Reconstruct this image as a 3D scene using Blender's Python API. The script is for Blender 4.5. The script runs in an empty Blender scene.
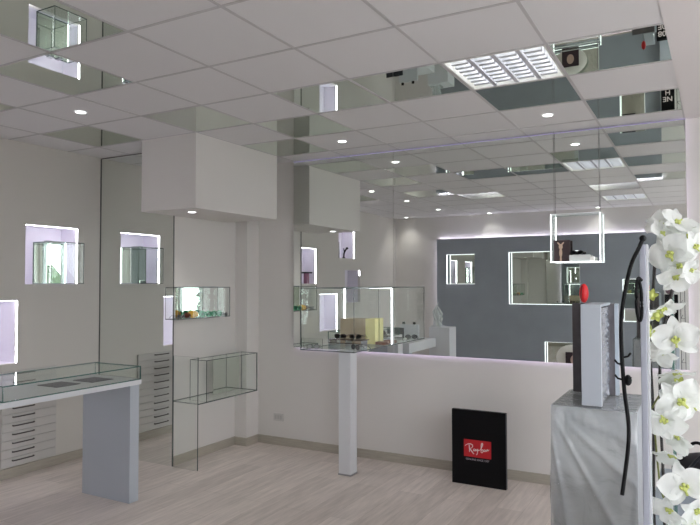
import bpy, bmesh, math, random
from mathutils import Vector, Matrix, noise
random.seed(7)
COL = bpy.context.scene.collection
PI = math.pi
# ------------------------------------------------------------------ dimensions (metres, camera stands at x=0 y=0)
WY = 5.512      # face of the big mirror
FW = WY+.03     # far wall behind it
LX = -5.333     # left wall
RX = 2.60       # shop window side
NY = -0.60      # near wall behind the photographer
CZ = 2.96       # ceiling
GX, GY, T = -1.913, 2.841, 0.6   # ceiling grid origin and pitch

# ------------------------------------------------------------------ materials
MATS = {}
def nodes(name):
    m = bpy.data.materials.new(name); m.use_nodes = True
    nt = m.node_tree; nt.nodes.clear()
    out = nt.nodes.new('ShaderNodeOutputMaterial')
    return m, nt, out
def srgb(r, g, b):
    f = lambda c: (c/255/12.92) if c/255 <= .04045 else ((c/255+.055)/1.055)**2.4
    return (f(r), f(g), f(b), 1)
def mat(name, col, rough=.6, metal=0, spec=.5, bump=0, bscale=60, var=0, vscale=8, coat=0):
    if name in MATS: return MATS[name]
    m, nt, out = nodes(name)
    b = nt.nodes.new('ShaderNodeBsdfPrincipled')
    b.inputs['Base Color'].default_value = col if len(col) == 4 else (*col, 1)
    b.inputs['Roughness'].default_value = rough
    b.inputs['Metallic'].default_value = metal
    b.inputs['Specular IOR Level'].default_value = spec
    b.inputs['Coat Weight'].default_value = coat
    tc = nt.nodes.new('ShaderNodeTexCoord')
    if bump:
        n = nt.nodes.new('ShaderNodeTexNoise'); n.inputs['Scale'].default_value = bscale; n.inputs['Detail'].default_value = 4
        nt.links.new(tc.outputs['Object'], n.inputs['Vector'])
        bp = nt.nodes.new('ShaderNodeBump'); bp.inputs['Strength'].default_value = bump; bp.inputs['Distance'].default_value = .01
        nt.links.new(n.outputs['Fac'], bp.inputs['Height']); nt.links.new(bp.outputs['Normal'], b.inputs['Normal'])
    if var:
        n = nt.nodes.new('ShaderNodeTexNoise'); n.inputs['Scale'].default_value = vscale; n.inputs['Detail'].default_value = 5
        nt.links.new(tc.outputs['Object'], n.inputs['Vector'])
        r = nt.nodes.new('ShaderNodeMapRange'); r.inputs['To Min'].default_value = 1-var; r.inputs['To Max'].default_value = 1+var
        r.inputs['From Min'].default_value = .3; r.inputs['From Max'].default_value = .7
        nt.links.new(n.outputs['Fac'], r.inputs['Value'])
        mx = nt.nodes.new('ShaderNodeMix'); mx.data_type = 'RGBA'; mx.blend_type = 'MULTIPLY'; mx.inputs[0].default_value = 1
        mx.inputs[6].default_value = col if len(col) == 4 else (*col, 1)
        nt.links.new(r.outputs['Result'], mx.inputs[7]); nt.links.new(mx.outputs[2], b.inputs['Base Color'])
    nt.links.new(b.outputs[0], out.inputs[0]); MATS[name] = m
    return m
def emit(name, col, s):
    if name in MATS: return MATS[name]
    m, nt, out = nodes(name)
    e = nt.nodes.new('ShaderNodeEmission'); e.inputs[0].default_value = (*col, 1); e.inputs[1].default_value = s
    nt.links.new(e.outputs[0], out.inputs[0]); MATS[name] = m; return m
def mirror_mat(name, col, rough=0):
    m, nt, out = nodes(name)
    g = nt.nodes.new('ShaderNodeBsdfGlossy'); g.inputs[0].default_value = (*col, 1); g.inputs['Roughness'].default_value = rough
    nt.links.new(g.outputs[0], out.inputs[0]); MATS[name] = m; return m
def glass_mat(name, tint, base=.012, gain=.36):
    m, nt, out = nodes(name)
    t = nt.nodes.new('ShaderNodeBsdfTransparent'); t.inputs[0].default_value = (*tint, 1)
    g = nt.nodes.new('ShaderNodeBsdfGlossy'); g.inputs[0].default_value = (.95, 1, .97, 1); g.inputs['Roughness'].default_value = 0
    lw = nt.nodes.new('ShaderNodeLayerWeight'); lw.inputs[0].default_value = .5
    pw = nt.nodes.new('ShaderNodeMath'); pw.operation = 'POWER'; pw.inputs[1].default_value = 4
    nt.links.new(lw.outputs['Facing'], pw.inputs[0])
    ml = nt.nodes.new('ShaderNodeMath'); ml.operation = 'MULTIPLY_ADD'; ml.inputs[1].default_value = gain; ml.inputs[2].default_value = base
    nt.links.new(pw.outputs[0], ml.inputs[0])
    mx = nt.nodes.new('ShaderNodeMixShader')
    nt.links.new(ml.outputs[0], mx.inputs[0]); nt.links.new(t.outputs[0], mx.inputs[1]); nt.links.new(g.outputs[0], mx.inputs[2])
    nt.links.new(mx.outputs[0], out.inputs[0]); MATS[name] = m; return m

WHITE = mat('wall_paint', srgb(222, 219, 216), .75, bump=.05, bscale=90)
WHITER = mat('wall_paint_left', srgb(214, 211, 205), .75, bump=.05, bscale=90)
TILE = mat('ceiling_tile_face', srgb(222, 221, 222), .9, bump=.12, bscale=260)
GRID = mat('ceiling_grid_metal', srgb(192, 190, 191), .5)
PLASTER = mat('plaster', srgb(226, 222, 222), .8)
LACQ = mat('white_lacquer', srgb(226, 229, 233), .35)
LACQG = mat('grey_lacquer', srgb(188, 195, 204), .4)
GREYP = mat('slate_grey_panel', srgb(152, 159, 167), .55, bump=.05, bscale=40, var=.05, vscale=3)
MIRROR = mirror_mat('mirror_silver', (.83, .86, .835))
MIRC = mirror_mat('ceiling_mirror_silver', (.77, .82, .76))
GLASS = glass_mat('clear_glass', (.982, .994, .988))
GLASSW = glass_mat('window_glass', (.97, .98, .98), .02, .3)
GEDGE = mat('glass_cut_edge', srgb(84, 118, 112), .25, spec=.8)
GEDGED = mat('glass_dark_edge', srgb(78, 90, 88), .25, spec=.8)
DARK = mat('mirror_edge_dark', srgb(88, 88, 84), .4)
BLACK = mat('matte_black', srgb(9, 9, 12), .55, spec=.2)
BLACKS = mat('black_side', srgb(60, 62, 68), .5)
RED = mat('logo_red', srgb(196, 22, 36), .5)
INKW = mat('logo_white', srgb(240, 225, 225), .6)
LED = emit('led_white', (.95, .95, 1), 6)
LEDN = emit('led_lilac', (.93, .88, 1), 17)
LEDP = emit('led_purple', (.66, .60, .95), .45)
SPOTM = emit('spot_lens', (1, .98, .95), 9)
STEEL = mat('brushed_steel', srgb(170, 172, 176), .35, metal=.8)
BRONZE = mat('dark_handle', srgb(92, 88, 86), .35, metal=.6)

def floor_mat():
    m, nt, out = nodes('washed_wood_floor')
    L = nt.links.new
    tc = nt.nodes.new('ShaderNodeTexCoord')
    mp = nt.nodes.new('ShaderNodeMapping'); mp.inputs['Rotation'].default_value = (0, 0, PI/2)
    L(tc.outputs['Object'], mp.inputs[0])
    br = nt.nodes.new('ShaderNodeTexBrick')
    br.inputs['Color1'].default_value = srgb(224, 214, 207); br.inputs['Color2'].default_value = srgb(208, 198, 191)
    br.inputs['Mortar'].default_value = srgb(186, 176, 169)
    br.inputs['Scale'].default_value = 1; br.inputs['Mortar Size'].default_value = .0015; br.inputs['Brick Width'].default_value = 1.2
    br.inputs['Row Height'].default_value = .2; br.inputs['Bias'].default_value = 0
    br.offset = .37
    L(mp.outputs[0], br.inputs['Vector'])
    mp2 = nt.nodes.new('ShaderNodeMapping'); mp2.inputs['Scale'].default_value = (14, 1.3, 1)
    L(tc.outputs['Object'], mp2.inputs[0])
    n = nt.nodes.new('ShaderNodeTexNoise'); n.inputs['Scale'].default_value = 2.2; n.inputs['Detail'].default_value = 6; n.inputs['Roughness'].default_value = .6
    L(mp2.outputs[0], n.inputs['Vector'])
    r = nt.nodes.new('ShaderNodeMapRange'); r.inputs['From Min'].default_value = .3; r.inputs['From Max'].default_value = .7
    r.inputs['To Min'].default_value = .80; r.inputs['To Max'].default_value = 1.1
    L(n.outputs['Fac'], r.inputs['Value'])
    mx = nt.nodes.new('ShaderNodeMix'); mx.data_type = 'RGBA'; mx.blend_type = 'MULTIPLY'; mx.inputs[0].default_value = 1
    L(br.outputs['Color'], mx.inputs[6]); L(r.outputs['Result'], mx.inputs[7])
    b = nt.nodes.new('ShaderNodeBsdfPrincipled'); b.inputs['Roughness'].default_value = .42
    b.inputs['Specular IOR Level'].default_value = .4
    L(mx.outputs[2], b.inputs['Base Color'])
    bp = nt.nodes.new('ShaderNodeBump'); bp.inputs['Strength'].default_value = .12; bp.inputs['Distance'].default_value = .004
    L(n.outputs['Fac'], bp.inputs['Height']); L(bp.outputs[0], b.inputs['Normal'])
    L(b.outputs[0], out.inputs[0]); MATS['floor'] = m; return m
FLOOR = floor_mat()
def skirt_mat():
    m, nt, out = nodes('skirting_wood')
    tc = nt.nodes.new('ShaderNodeTexCoord'); mp = nt.nodes.new('ShaderNodeMapping'); mp.inputs['Scale'].default_value = (2, 2, 40)
    n = nt.nodes.new('ShaderNodeTexNoise'); n.inputs['Scale'].default_value = 3
    cr = nt.nodes.new('ShaderNodeValToRGB'); cr.color_ramp.elements[0].color = srgb(160, 154, 142); cr.color_ramp.elements[1].color = srgb(192, 186, 174)
    b = nt.nodes.new('ShaderNodeBsdfPrincipled'); b.inputs['Roughness'].default_value = .5
    nt.links.new(tc.outputs['Object'], mp.inputs[0]); nt.links.new(mp.outputs[0], n.inputs[0]); nt.links.new(n.outputs['Fac'], cr.inputs[0])
    nt.links.new(cr.outputs[0], b.inputs[0]); nt.links.new(b.outputs[0], out.inputs[0]); return m
SKIRT = skirt_mat()

# ------------------------------------------------------------------ helpers
def props(o, label=None, cat=None, group=None, kind=None):
    if label: o['label'] = label
    if cat: o['category'] = cat
    if group: o['group'] = group
    if kind: o['kind'] = kind
    return o
def thing(name, label, cat, loc=(0, 0, 0), rot=(0, 0, 0), group=None):
    o = bpy.data.objects.new(name, None); COL.objects.link(o)
    o.location = loc; o.rotation_euler = rot; o.empty_display_size = .05
    return props(o, label, cat, group)
def root_loc(p):
    while p.parent: p = p.parent
    return p.location
def obj(name, bm, mats, parent=None, world=True, smooth=False, label=None):
    """one mesh object; world=True: bm is in world coordinates and is shifted to its thing's origin"""
    if parent is not None and world:
        l = root_loc(parent)
        bmesh.ops.translate(bm, verts=bm.verts, vec=(-l[0], -l[1], -l[2]))
    me = bpy.data.meshes.new(name); bm.normal_update(); bm.to_mesh(me); bm.free()
    for m in (mats if isinstance(mats, (list, tuple)) else [mats]): me.materials.append(m)
    if smooth:
        for p in me.polygons: p.use_smooth = True
    o = bpy.data.objects.new(name, me); COL.objects.link(o)
    if parent is not None: o.parent = parent
    if label: o['label'] = label
    return o
def struct(name, bm, mats, parent=None):
    o = obj(name, bm, mats, parent); o['kind'] = 'structure'; return o
def B(): return bmesh.new()
def box(bm, x0, x1, y0, y1, z0, z1, mi=0, bev=0):
    vs = [bm.verts.new((x, y, z)) for x in (x0, x1) for y in (y0, y1) for z in (z0, z1)]
    F = [(0, 1, 3, 2), (4, 6, 7, 5), (0, 4, 5, 1), (2, 3, 7, 6), (0, 2, 6, 4), (1, 5, 7, 3)]
    fs = []
    for f in F:
        q = bm.faces.new([vs[i] for i in f]); q.material_index = mi; fs.append(q)
    if bev:
        es = list({e for f in fs for e in f.edges})
        bmesh.ops.bevel(bm, geom=es, offset=bev, segments=2, affect='EDGES', profile=.6)
    return fs
def pane(bm, x0, x1, y0, y1, z0, z1):
    """glass sheet: the two big faces get material 0, the cut edges material 1"""
    fs = box(bm, x0, x1, y0, y1, z0, z1)
    d = [x1-x0, y1-y0, z1-z0]; k = d.index(min(d))
    for i, f in enumerate(fs): f.material_index = 0 if i//2 == k else 1
def tube(bm, pts, r, seg=8, mi=0, caps=True, radii=None, up=None):
    pts = [Vector(p) for p in pts]; rings = []
    up = Vector(up or (0, 0, 1))
    for i, p in enumerate(pts):
        d = (pts[min(i+1, len(pts)-1)] - pts[max(i-1, 0)]).normalized()
        a = d.cross(up)
        if a.length < 1e-3: a = d.cross(Vector((0, 1, 0)))
        a.normalize(); b = d.cross(a).normalized(); rr = radii[i] if radii else r
        rings.append([bm.verts.new(p + a*math.cos(t)*rr + b*math.sin(t)*rr) for t in [2*PI*k/seg for k in range(seg)]])
    for A, C in zip(rings, rings[1:]):
        for k in range(seg):
            f = bm.faces.new((A[k], A[(k+1) % seg], C[(k+1) % seg], C[k])); f.material_index = mi; f.smooth = True
    if caps:
        for R in (rings[0], rings[-1]): f = bm.faces.new(R); f.material_index = mi
def spline(pts, n=8):
    pts = [Vector(p) for p in pts]; P = [pts[0]] + pts + [pts[-1]]; out = []
    for i in range(1, len(P)-2):
        for k in range(n):
            t = k/n; a, b, c, d = P[i-1], P[i], P[i+1], P[i+2]
            out.append(.5*((2*b) + (c-a)*t + (2*a-5*b+4*c-d)*t*t + (3*b-a-3*c+d)*t**3))
    out.append(pts[-1]); return out
def disc(bm, c, r, seg=24, up=False, mi=0):
    vs = [bm.verts.new((c[0]+r*math.cos(2*PI*k/seg), c[1]+r*math.sin(2*PI*k/seg), c[2])) for k in range(seg)]
    if not up: vs.reverse()
    f = bm.faces.new(vs); f.material_index = mi
def ball(bm, c, r, sx=1, sy=1, sz=1, seg=12, mi=0):
    res = bmesh.ops.create_uvsphere(bm, u_segments=seg, v_segments=max(6, seg//2), radius=r)
    for v in res['verts']:
        v.co = Vector((v.co.x*sx, v.co.y*sy, v.co.z*sz)) + Vector(c)
    for v in res['verts']:
        for f in v.link_faces: f.material_index = mi; f.smooth = True
def text_bm(body, size, depth=.0006, font_shear=0, bold=0):
    cu = bpy.data.curves.new('t', 'FONT'); cu.body = body; cu.size = size; cu.extrude = depth; cu.shear = font_shear; cu.offset = bold
    cu.align_x = 'CENTER'; cu.align_y = 'CENTER'
    o = bpy.data.objects.new('t', cu); COL.objects.link(o)
    dg = bpy.context.evaluated_depsgraph_get(); dg.update()
    me = bpy.data.meshes.new_from_object(o.evaluated_get(dg))
    bm = B(); bm.from_mesh(me)
    bpy.data.objects.remove(o); bpy.data.curves.remove(cu); bpy.data.meshes.remove(me)
    return bm
def xform(bm, M): bmesh.ops.transform(bm, matrix=M, verts=bm.verts); return bm

# ------------------------------------------------------------------ ROOM SHELL
b = B(); box(b, -5.7, RX+.1, NY-.1, WY+.1, -.1, 0); struct('floor', b, FLOOR)

# ceiling: tiles with real openings where the louvre lights sit
NX0, NX1, NY0, NY1 = -6, 3, -6, 5
LIGHTS = [(1, 1), (1, -4)]
MIRT = [(-2, -2), (1, -2), (-3, -1), (-5, -1), (2, -1), (-5, 1), (-3, 1), (-1, 1), (0, 1), (2, 1), (-2, 2), (1, 2), (-3, 3), (2, 3), (-5, 3)]
def cell(i, j):
    x0, x1 = GX+T*i, GX+T*(i+1); y0, y1 = GY+T*j, GY+T*(j+1)
    return max(x0, -5.62), x1, max(y0, NY), min(y1, FW)
b = B()
for i in range(NX0, NX1):
    for j in range(NY0, NY1):
        if (i, j) in LIGHTS: continue
        x0, x1, y0, y1 = cell(i, j)
        if y1-y0 < .01: continue
        box(b, x0, x1, y0, y1, CZ+.002, CZ+.02)
ceil = struct('ceiling', b, TILE)
b = B()
vp = [b.verts.new(p) for z in (CZ-.006, CZ+.02) for p in ((-.24, NY-.05, z), (RX+.05, NY-.05, z), (RX+.05, FW+.05, z), (-.104, FW+.05, z))]
for q in ((3, 2, 1, 0), (4, 5, 6, 7), (0, 1, 5, 4), (1, 2, 6, 5), (2, 3, 7, 6), (3, 0, 4, 7)): b.faces.new([vp[i] for i in q])
struct('plaster', b, PLASTER, ceil)
b = B(); w = .0085
for i in range(NX0, NX1+1):
    x = GX+T*i
    if x < -5.5: continue
    box(b, x-w, x+w, NY, FW, CZ-.001, CZ+.012)
for j in range(NY0, NY1+1):
    y = GY+T*j
    if NY < y < WY: box(b, -5.6, GX+T*NX1, y-w, y+w, CZ-.0015, CZ+.0115)
struct('grid', b, GRID, ceil)
b = B(); box(b, -5.7, RX+.1, NY-.1, WY+.1, CZ+.25, CZ+.35); struct('slab', b, PLASTER, ceil)

# niches: (y0, y1, z0, z1) on the left wall
NL = dict(A=(3.61, 4.165, 1.685, 2.225), Bn=(2.99, 3.55, .99, 1.542), C=(2.46, 3.005, 1.68, 2.23),
          D=(1.80, 2.37, .92, 1.51), E=(1.20, 1.765, 2.11, 2.58), F=(1.0, 1.56, 1.35, 1.91))
def holed(bm, fixed, axis, u0, u1, v0, v1, holes, thick, sgn):
    """slab with rectangular holes; axis 'x': plane x=fixed spanned by (y,z); 'y': plane y=fixed spanned by (x,z)"""
    us = sorted({u0, u1, *[h[0] for h in holes], *[h[1] for h in holes]})
    vs = sorted({v0, v1, *[h[2] for h in holes], *[h[3] for h in holes]})
    def P(u, v, d): return (fixed+d, u, v) if axis == 'x' else (u, fixed+d, v)
    cache = {}
    def V(u, v, d):
        k = (round(u, 5), round(v, 5), d)
        if k not in cache: cache[k] = bm.verts.new(P(u, v, d))
        return cache[k]
    solid = {}
    for a in range(len(us)-1):
        for c in range(len(vs)-1):
            uc, vc = (us[a]+us[a+1])/2, (vs[c]+vs[c+1])/2
            solid[a, c] = not any(h[0] < uc < h[1] and h[2] < vc < h[3] for h in holes)
    for (a, c), s in solid.items():
        if not s: continue
        q = [(us[a], vs[c]), (us[a+1], vs[c]), (us[a+1], vs[c+1]), (us[a], vs[c+1])]
        for d in (0, thick*sgn):
            bm.faces.new([V(u, v, d) for u, v in q])
        for k, (da, dc) in enumerate([(0, -1), (1, 0), (0, 1), (-1, 0)]):
            if not solid.get((a+da, c+dc), False):
                p, r = q[k], q[(k+1) % 4]
                bm.faces.new([V(*p, 0), V(*r, 0), V(*r, thick*sgn), V(*p, thick*sgn)])
    bmesh.ops.recalc_face_normals(bm, faces=bm.faces)
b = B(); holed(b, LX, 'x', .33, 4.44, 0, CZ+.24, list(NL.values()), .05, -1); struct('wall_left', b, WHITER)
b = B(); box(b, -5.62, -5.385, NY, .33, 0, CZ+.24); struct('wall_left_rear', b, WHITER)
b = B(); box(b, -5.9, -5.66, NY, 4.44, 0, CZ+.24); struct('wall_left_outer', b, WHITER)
# protruding block whose near face carries the tall mirror; its long side is the recess wall
b = B(); box(b, -5.9, -4.345, 4.432, WY+.1, 0, CZ+.24); struct('wall_recess', b, WHITE)
b = B(); box(b, -4.345, -4.19, 5.34, FW, 0, CZ+.24); struct('wall_pilaster', b, WHITE)
b = B(); box(b, -4.345, RX+.1, FW, FW+.12, 0, CZ+.24); struct('wall_far', b, WHITE)
bulk = B(); box(bulk, -4.345, -3.713, 4.041, 5.206, 2.325, CZ+.004)
bulk = struct('wall_bulkhead', bulk, WHITE)
# near wall with an unseen window opening added for more even daylight, right wall with the shop windows
b = B(); holed(b, NY, 'y', -5.9, RX+.1, 0, CZ+.24, [(1.15, 2.5, .1, 2.7)], .12, -1); struct('wall_near', b, WHITE)
b = B(); holed(b, RX, 'x', NY, WY, 0, CZ+.24, [(.1, 3.3, .2, 2.65)], .12, 1); struct('wall_right', b, WHITE)
def window(n, axis, fixed, u0, u1, z0, z1):
    b = B(); f = .05
    def bx(a0, a1, c0, c1):
        if axis == 'x': box(b, fixed-.01, fixed+.07, a0, a1, c0, c1)
        else: box(b, a0, a1, fixed-.07, fixed+.01, c0, c1)
    bx(u0, u1, z0, z0+f); bx(u0, u1, z1-f, z1); bx(u0, u0+f, z0+f, z1-f); bx(u1-f, u1, z0+f, z1-f)
    um = (u0+u1)/2; bx(um-.02, um+.02, z0+f, z1-f)
    w_ = struct('window_%d' % n, b, mat('window_frame_grey', srgb(150, 152, 156), .5))
    b = B()
    if axis == 'x': pane(b, fixed+.03, fixed+.036, u0+f, u1-f, z0+f, z1-f)
    else: pane(b, u0+f, u1-f, fixed-.036, fixed-.03, z0+f, z1-f)
    struct('pane', b, [GLASSW, GEDGE], w_)
window(1, 'x', RX, .1, 3.3, .2, 2.65); window(2, 'y', NY, 1.15, 2.5, .1, 2.7)  # the near-wall window is unseen, added so daylight reaches the darker left end
# pavement outside
b = B(); box(b, RX+.12, 14, -9, 12, -.12, -.02); box(b, .0, RX+.12, -9, NY-.12, -.12, -.02); struct('ground_outside', b, mat('pavement', srgb(196, 192, 186), .8, var=.1, vscale=2))

# skirting boards
def skirting(name, x0, x1, y0, y1): b = B(); box(b, x0, x1, y0, y1, 0, .085, bev=.002); struct(name, b, SKIRT)
skirting('baseboard_left', LX, LX+.014, .33, 4.42)
skirting('baseboard_recess', -4.345, -4.331, 4.432, 5.326)
skirting('baseboard_pilaster', -4.345, -4.176, 5.326, 5.34)
skirting('baseboard_pilaster_side', -4.19, -4.176, 5.34, FW-.014)
skirting('baseboard_far', -4.19, RX, FW-.014, FW)
skirting('baseboard_near', -5.385, .3, NY, NY+.014)

# ------------------------------------------------------------------ MIRRORS
m = thing('tall_wall_mirror', 'tall full-height mirror at the end of the left wall, reflecting its lit niches and drawers', 'mirror', (-4.86, 4.42, 0))
b = B(); box(b, LX+.002, -4.334, 4.424, 4.4315, .0, CZ-.004); obj('mirror_glass', b, MIRROR, m)
b = B(); box(b, -4.334, -4.329, 4.420, 4.4315, 0, CZ-.004); box(b, LX, -4.334, 4.421, 4.4315, CZ-.010, CZ-.004); box(b, LX+.0005, LX+.006, 4.418, 4.424, 0, CZ-.01)
obj('edge_trim', b, DARK, m)
# big mirror in two sheets, standing 30 mm off the far wall with light behind its lower and right edge
def bigmirror(x0, x1, label, right=False):
    m = thing('wall_mirror', label, 'mirror', ((x0+x1)/2, WY, 1.03), group=None)
    b = B(); box(b, x0, x1, WY-.006, WY+.0, 1.029, CZ-.012); obj('mirror_glass', b, MIRROR, m)
    b = B(); box(b, x0+.01, x1-.01, WY+.012, WY+.018, 1.036, 1.046); obj('led_strip', b, emit('led_bottom', (.80, .64, 1), 4), m, label='lilac light strip behind the lower edge')
    b = B(); box(b, x0, x1, WY-.010, WY-.001, CZ-.016, CZ-.009); obj('top_light', b, LEDP, m, label='thin purple light line under the ceiling')
    b = B(); b.free()
    for xs in (x0+.02, x1-.05):
        for zs in (1.2, 2.6): b = B(); box(b, xs, xs+.03, WY, FW, zs, zs+.1); obj('standoff', b, STEEL, m)
    if right:
        b = B(); box(b, x1-.045, x1-.035, WY+.012, WY+.018, 1.05, CZ-.02); obj('led_strip', b, emit('led_side', (.80, .64, 1), 4), m)
bigmirror(-3.715, -2.575, 'left sheet of the large far-wall mirror, behind the glass case on a white post')
bigmirror(-2.572, -.105, 'wide right sheet of the large far-wall mirror, reflecting the slate grey panel', True)

# ceiling mirror tiles
names = {
 (-2, -2): 'mirror ceiling tile nearest the left wall niche reflection, top left of the photo',
 (-3, -1): 'mirror ceiling tile in the upper left, touching the top-left mirror tile at a corner',
 (-5, -1): 'mirror ceiling tile cut by the left edge of the photo beside the left wall',
 (-5, 1): 'small-looking mirror ceiling tile in front of the tall mirror, left of the white bulkhead',
 (-3, 1): 'pale mirror ceiling tile at the front corner of the white bulkhead',
 (-1, 1): 'mirror ceiling tile reflecting a lit niche, two tiles left of the louvre light',
 (0, 1): 'mirror ceiling tile directly left of the large louvre light',
 (2, 1): 'mirror ceiling tile directly right of the large louvre light',
 (-2, 2): 'mirror ceiling tile right of the white bulkhead, one row nearer than the far wall spot',
 (1, 2): 'mirror ceiling tile between the large louvre light and the far right ceiling spot',
 (-3, 3): 'mirror ceiling tile touching the right end of the white bulkhead by the far mirror',
 (2, 3): 'mirror ceiling tile in the right corner against the top of the far wall mirror',
 (1, -2): 'mirror ceiling tile behind the camera, bright in the far mirror above the hanging showcase',
 (2, -1): 'mirror ceiling tile near the right end of the grid, seen only in the far mirror',
 (-5, 3): 'mirror ceiling tile hidden beyond the tall left mirror'}
for c in MIRT:
    if c == (-5, 3): continue
    x0, x1, y0, y1 = cell(*c)
    b = B(); box(b, x0+.011, x1-.011, y0+.011, y1-.011, CZ+.001, CZ+.0055)
    o = obj('ceiling_mirror_tile', b, MIRC); props(o, names[c], 'ceiling mirror', 'mirror tiles set in the ceiling grid')

# ------------------------------------------------------------------ CEILING LIGHTS
TUBE = emit('fluorescent_tube', (1, 1, .97), 4.5)
REFL = mat('louvre_aluminium', srgb(226, 228, 236), .35, metal=.35)
HOUS = mat('louvre_housing', srgb(235, 236, 232), .4)
def louvre(i, j, label):
    x0, x1, y0, y1 = cell(i, j); x0 += .012; x1 -= .012; y0 += .012; y1 -= .012
    t = thing('louvre_light', label, 'ceiling light', ((x0+x1)/2, (y0+y1)/2, CZ), group='square louvre lights in the ceiling')
    b = B(); zt = CZ+.11
    box(b, x0, x1, y0, y1, zt, zt+.01)
    for a in ((x0, x0+.008, y0, y1), (x1-.008, x1, y0, y1), (x0, x1, y0, y0+.008), (x0, x1, y1-.008, y1)): box(b, *a, CZ-.001, zt)
    obj('housing', b, HOUS, t)
    X = (x1-x0-.016); Y = (y1-y0-.016)
    b = B()
    # long parabolic reflectors between four tubes
    for k in range(1, 4):
        xc = x0+.008+X*k/4
        prof = [(0, CZ+.002), (.012, CZ+.012), (.026, CZ+.045), (.03, CZ+.075)]
        for s in (1, -1):
            for (d0, z0), (d1, z1) in zip(prof, prof[1:]):
                q = [(xc-s*(.03-d0)*0+s*(.004+.0), 0, 0)]
                a0 = .003+(.03-d1)*.0; 
                w0 = .003+.010*(1-(z0-CZ)/.08); w1 = .003+.010*(1-(z1-CZ)/.08)
                vs = [b.verts.new(p) for p in ((xc+s*w0, y0+.008, z0), (xc+s*w0, y1-.008, z0), (xc+s*w1, y1-.008, z1), (xc+s*w1, y0+.008, z1))]
                b.faces.new(vs)
        vs = [b.verts.new(p) for p in ((xc-.0128, y0+.008, CZ+.002), (xc+.0128, y0+.008, CZ+.002), (xc+.0128, y1-.008, CZ+.002), (xc-.0128, y1-.008, CZ+.002))]
        b.faces.new(vs)
    obj('reflector', b, REFL, t)
    b = B()
    N = 8
    for k in range(1, N):
        yc = y0+.008+Y*k/N
        for q in range(4):
            xa = x0+.008+X*q/4+.022; xb = xa+X/4-.044
            for s in (1, -1):
                pts = [(xa, yc+s*.016, CZ+.003), (xb, yc+s*.016, CZ+.003), (xb, yc+s*.002, CZ+.055), (xa, yc+s*.002, CZ+.055)]
                b.faces.new([b.verts.new(p) for p in pts])
            pts = [(xa, yc-.016, CZ+.003), (xb, yc-.016, CZ+.003), (xb, yc+.016, CZ+.003), (xa, yc+.016, CZ+.003)]
            b.faces.new([b.verts.new(p) for p in pts])
    obj('louvre_blades', b, REFL, t)
    for k in range(4):
        xc = x0+.008+X*(k+.5)/4
        b = B(); tube(b, [(xc, y0+.02, CZ+.09), (xc, y1-.02, CZ+.09)], .013, 10); obj('tube', b, TUBE, t)
louvre(1, 1, 'large square louvre ceiling light with shiny aluminium blades, upper centre right')
louvre(1, -4, 'square louvre ceiling light behind the camera, seen small in the far mirror')
SPOTS = [(-4.013, 3.141, CZ, 'round ceiling downlight in the upper left near the left wall'),
 (-2.813, 4.941, CZ, 'round ceiling downlight close to the far mirror, right of the bulkhead'),
 (-1.013, 4.921, CZ, 'round ceiling downlight on the right, close to the far mirror'),
 (-3.97, 4.274, 2.325, 'round downlight in the underside of the white bulkhead'),
 (-4.013, 1.941, CZ, 'round ceiling downlight seen in the mirror, second from the far end of the left row'),
 (-4.013, .60, CZ, 'round ceiling downlight seen in the mirror, third in the left row'),
 (-5.05, -.38, CZ, 'round ceiling downlight in the near left corner, seen in the mirror'),
 (-3.413, -.42, CZ, 'round ceiling downlight above the left end of the grey panel, seen in the mirror'),
 (-1.55, -.45, CZ, 'round ceiling downlight above the grey panel behind the hanging showcase reflection')]
for x, y, z, lab in SPOTS:
    t = thing('downlight', lab, 'ceiling light', (x, y, z), group='small round recessed downlights')
    b = B(); n = 24
    for (r0, z0), (r1, z1) in zip([(.046, -.001), (.044, -.004), (.036, -.004)], [(.044, -.004), (.036, -.004), (.035, -.002)]):
        A = [b.verts.new((x+r0*math.cos(2*PI*k/n), y+r0*math.sin(2*PI*k/n), z+z0)) for k in range(n)]
        C = [b.verts.new((x+r1*math.cos(2*PI*k/n), y+r1*math.sin(2*PI*k/n), z+z1)) for k in range(n)]
        for k in range(n): b.faces.new((A[k], C[k], C[(k+1) % n], A[(k+1) % n]))
    obj('rim', b, LACQ, t)
    b = B(); disc(b, (x, y, z-.0025), .036); obj('lens', b, SPOTM, t)

# ------------------------------------------------------------------ LIT NICHES
LINING = mat('niche_lining', srgb(232, 229, 238), .7)
def niche_left(k, label, lit=True):
    y0, y1, z0, z1 = NL[k]; D = .27
    t = thing('wall_niche', label, 'display niche', (LX-.14, (y0+y1)/2, z0), group='lit square niches in the left wall' if lit else None)
    b = B(); e = .0; th = .012; xb = LX-D
    box(b, xb, xb+th, y0-th, y1+th, z0-th, z1+th)
    box(b, xb, LX-.052, y0-th, y0+e, z0-th, z1+th); box(b, xb, LX-.052, y1-e, y1+th, z0-th, z1+th)
    box(b, xb, LX-.052, y0, y1, z0-th, z0); box(b, xb, LX-.052, y0, y1, z1, z1+th)
    obj('lining', b, LINING, t)
    b = B(); s = .014; xa = LX-.026
    if not lit:
        box(b, xa, xa+s, y0+.0003, y0+.0035, z1-.09, z1-.002); obj('led_strip', b, LEDN, t); return t
    box(b, xa, xa+s, y0+.0003, y0+.0035, z0+.002, z1-.002); obj('led_strip', b, LEDN, t)
    b = B(); box(b, xa, xa+s, y1-.0035, y1-.0003, z0+.002, z1-.002); obj('led_strip', b, LEDN, t)
    b = B(); box(b, xa, xa+s, y0+.01, y1-.01, z1-.0035, z1-.0003); obj('led_strip', b, LEDN, t)
    return t
niche_left('A', 'upper lit niche holding a small glass showcase, nearest the tall mirror')
niche_left('Bn', 'lower lit niche at the left edge of the photo, above the counter')
niche_left('C', 'lit niche with a grey card and dark stand, left in the far mirror')
niche_left('D', 'low lit niche seen in the far mirror through the glass case')
niche_left('E', 'highest lit niche with a dark picture, seen in the far mirror')
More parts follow.
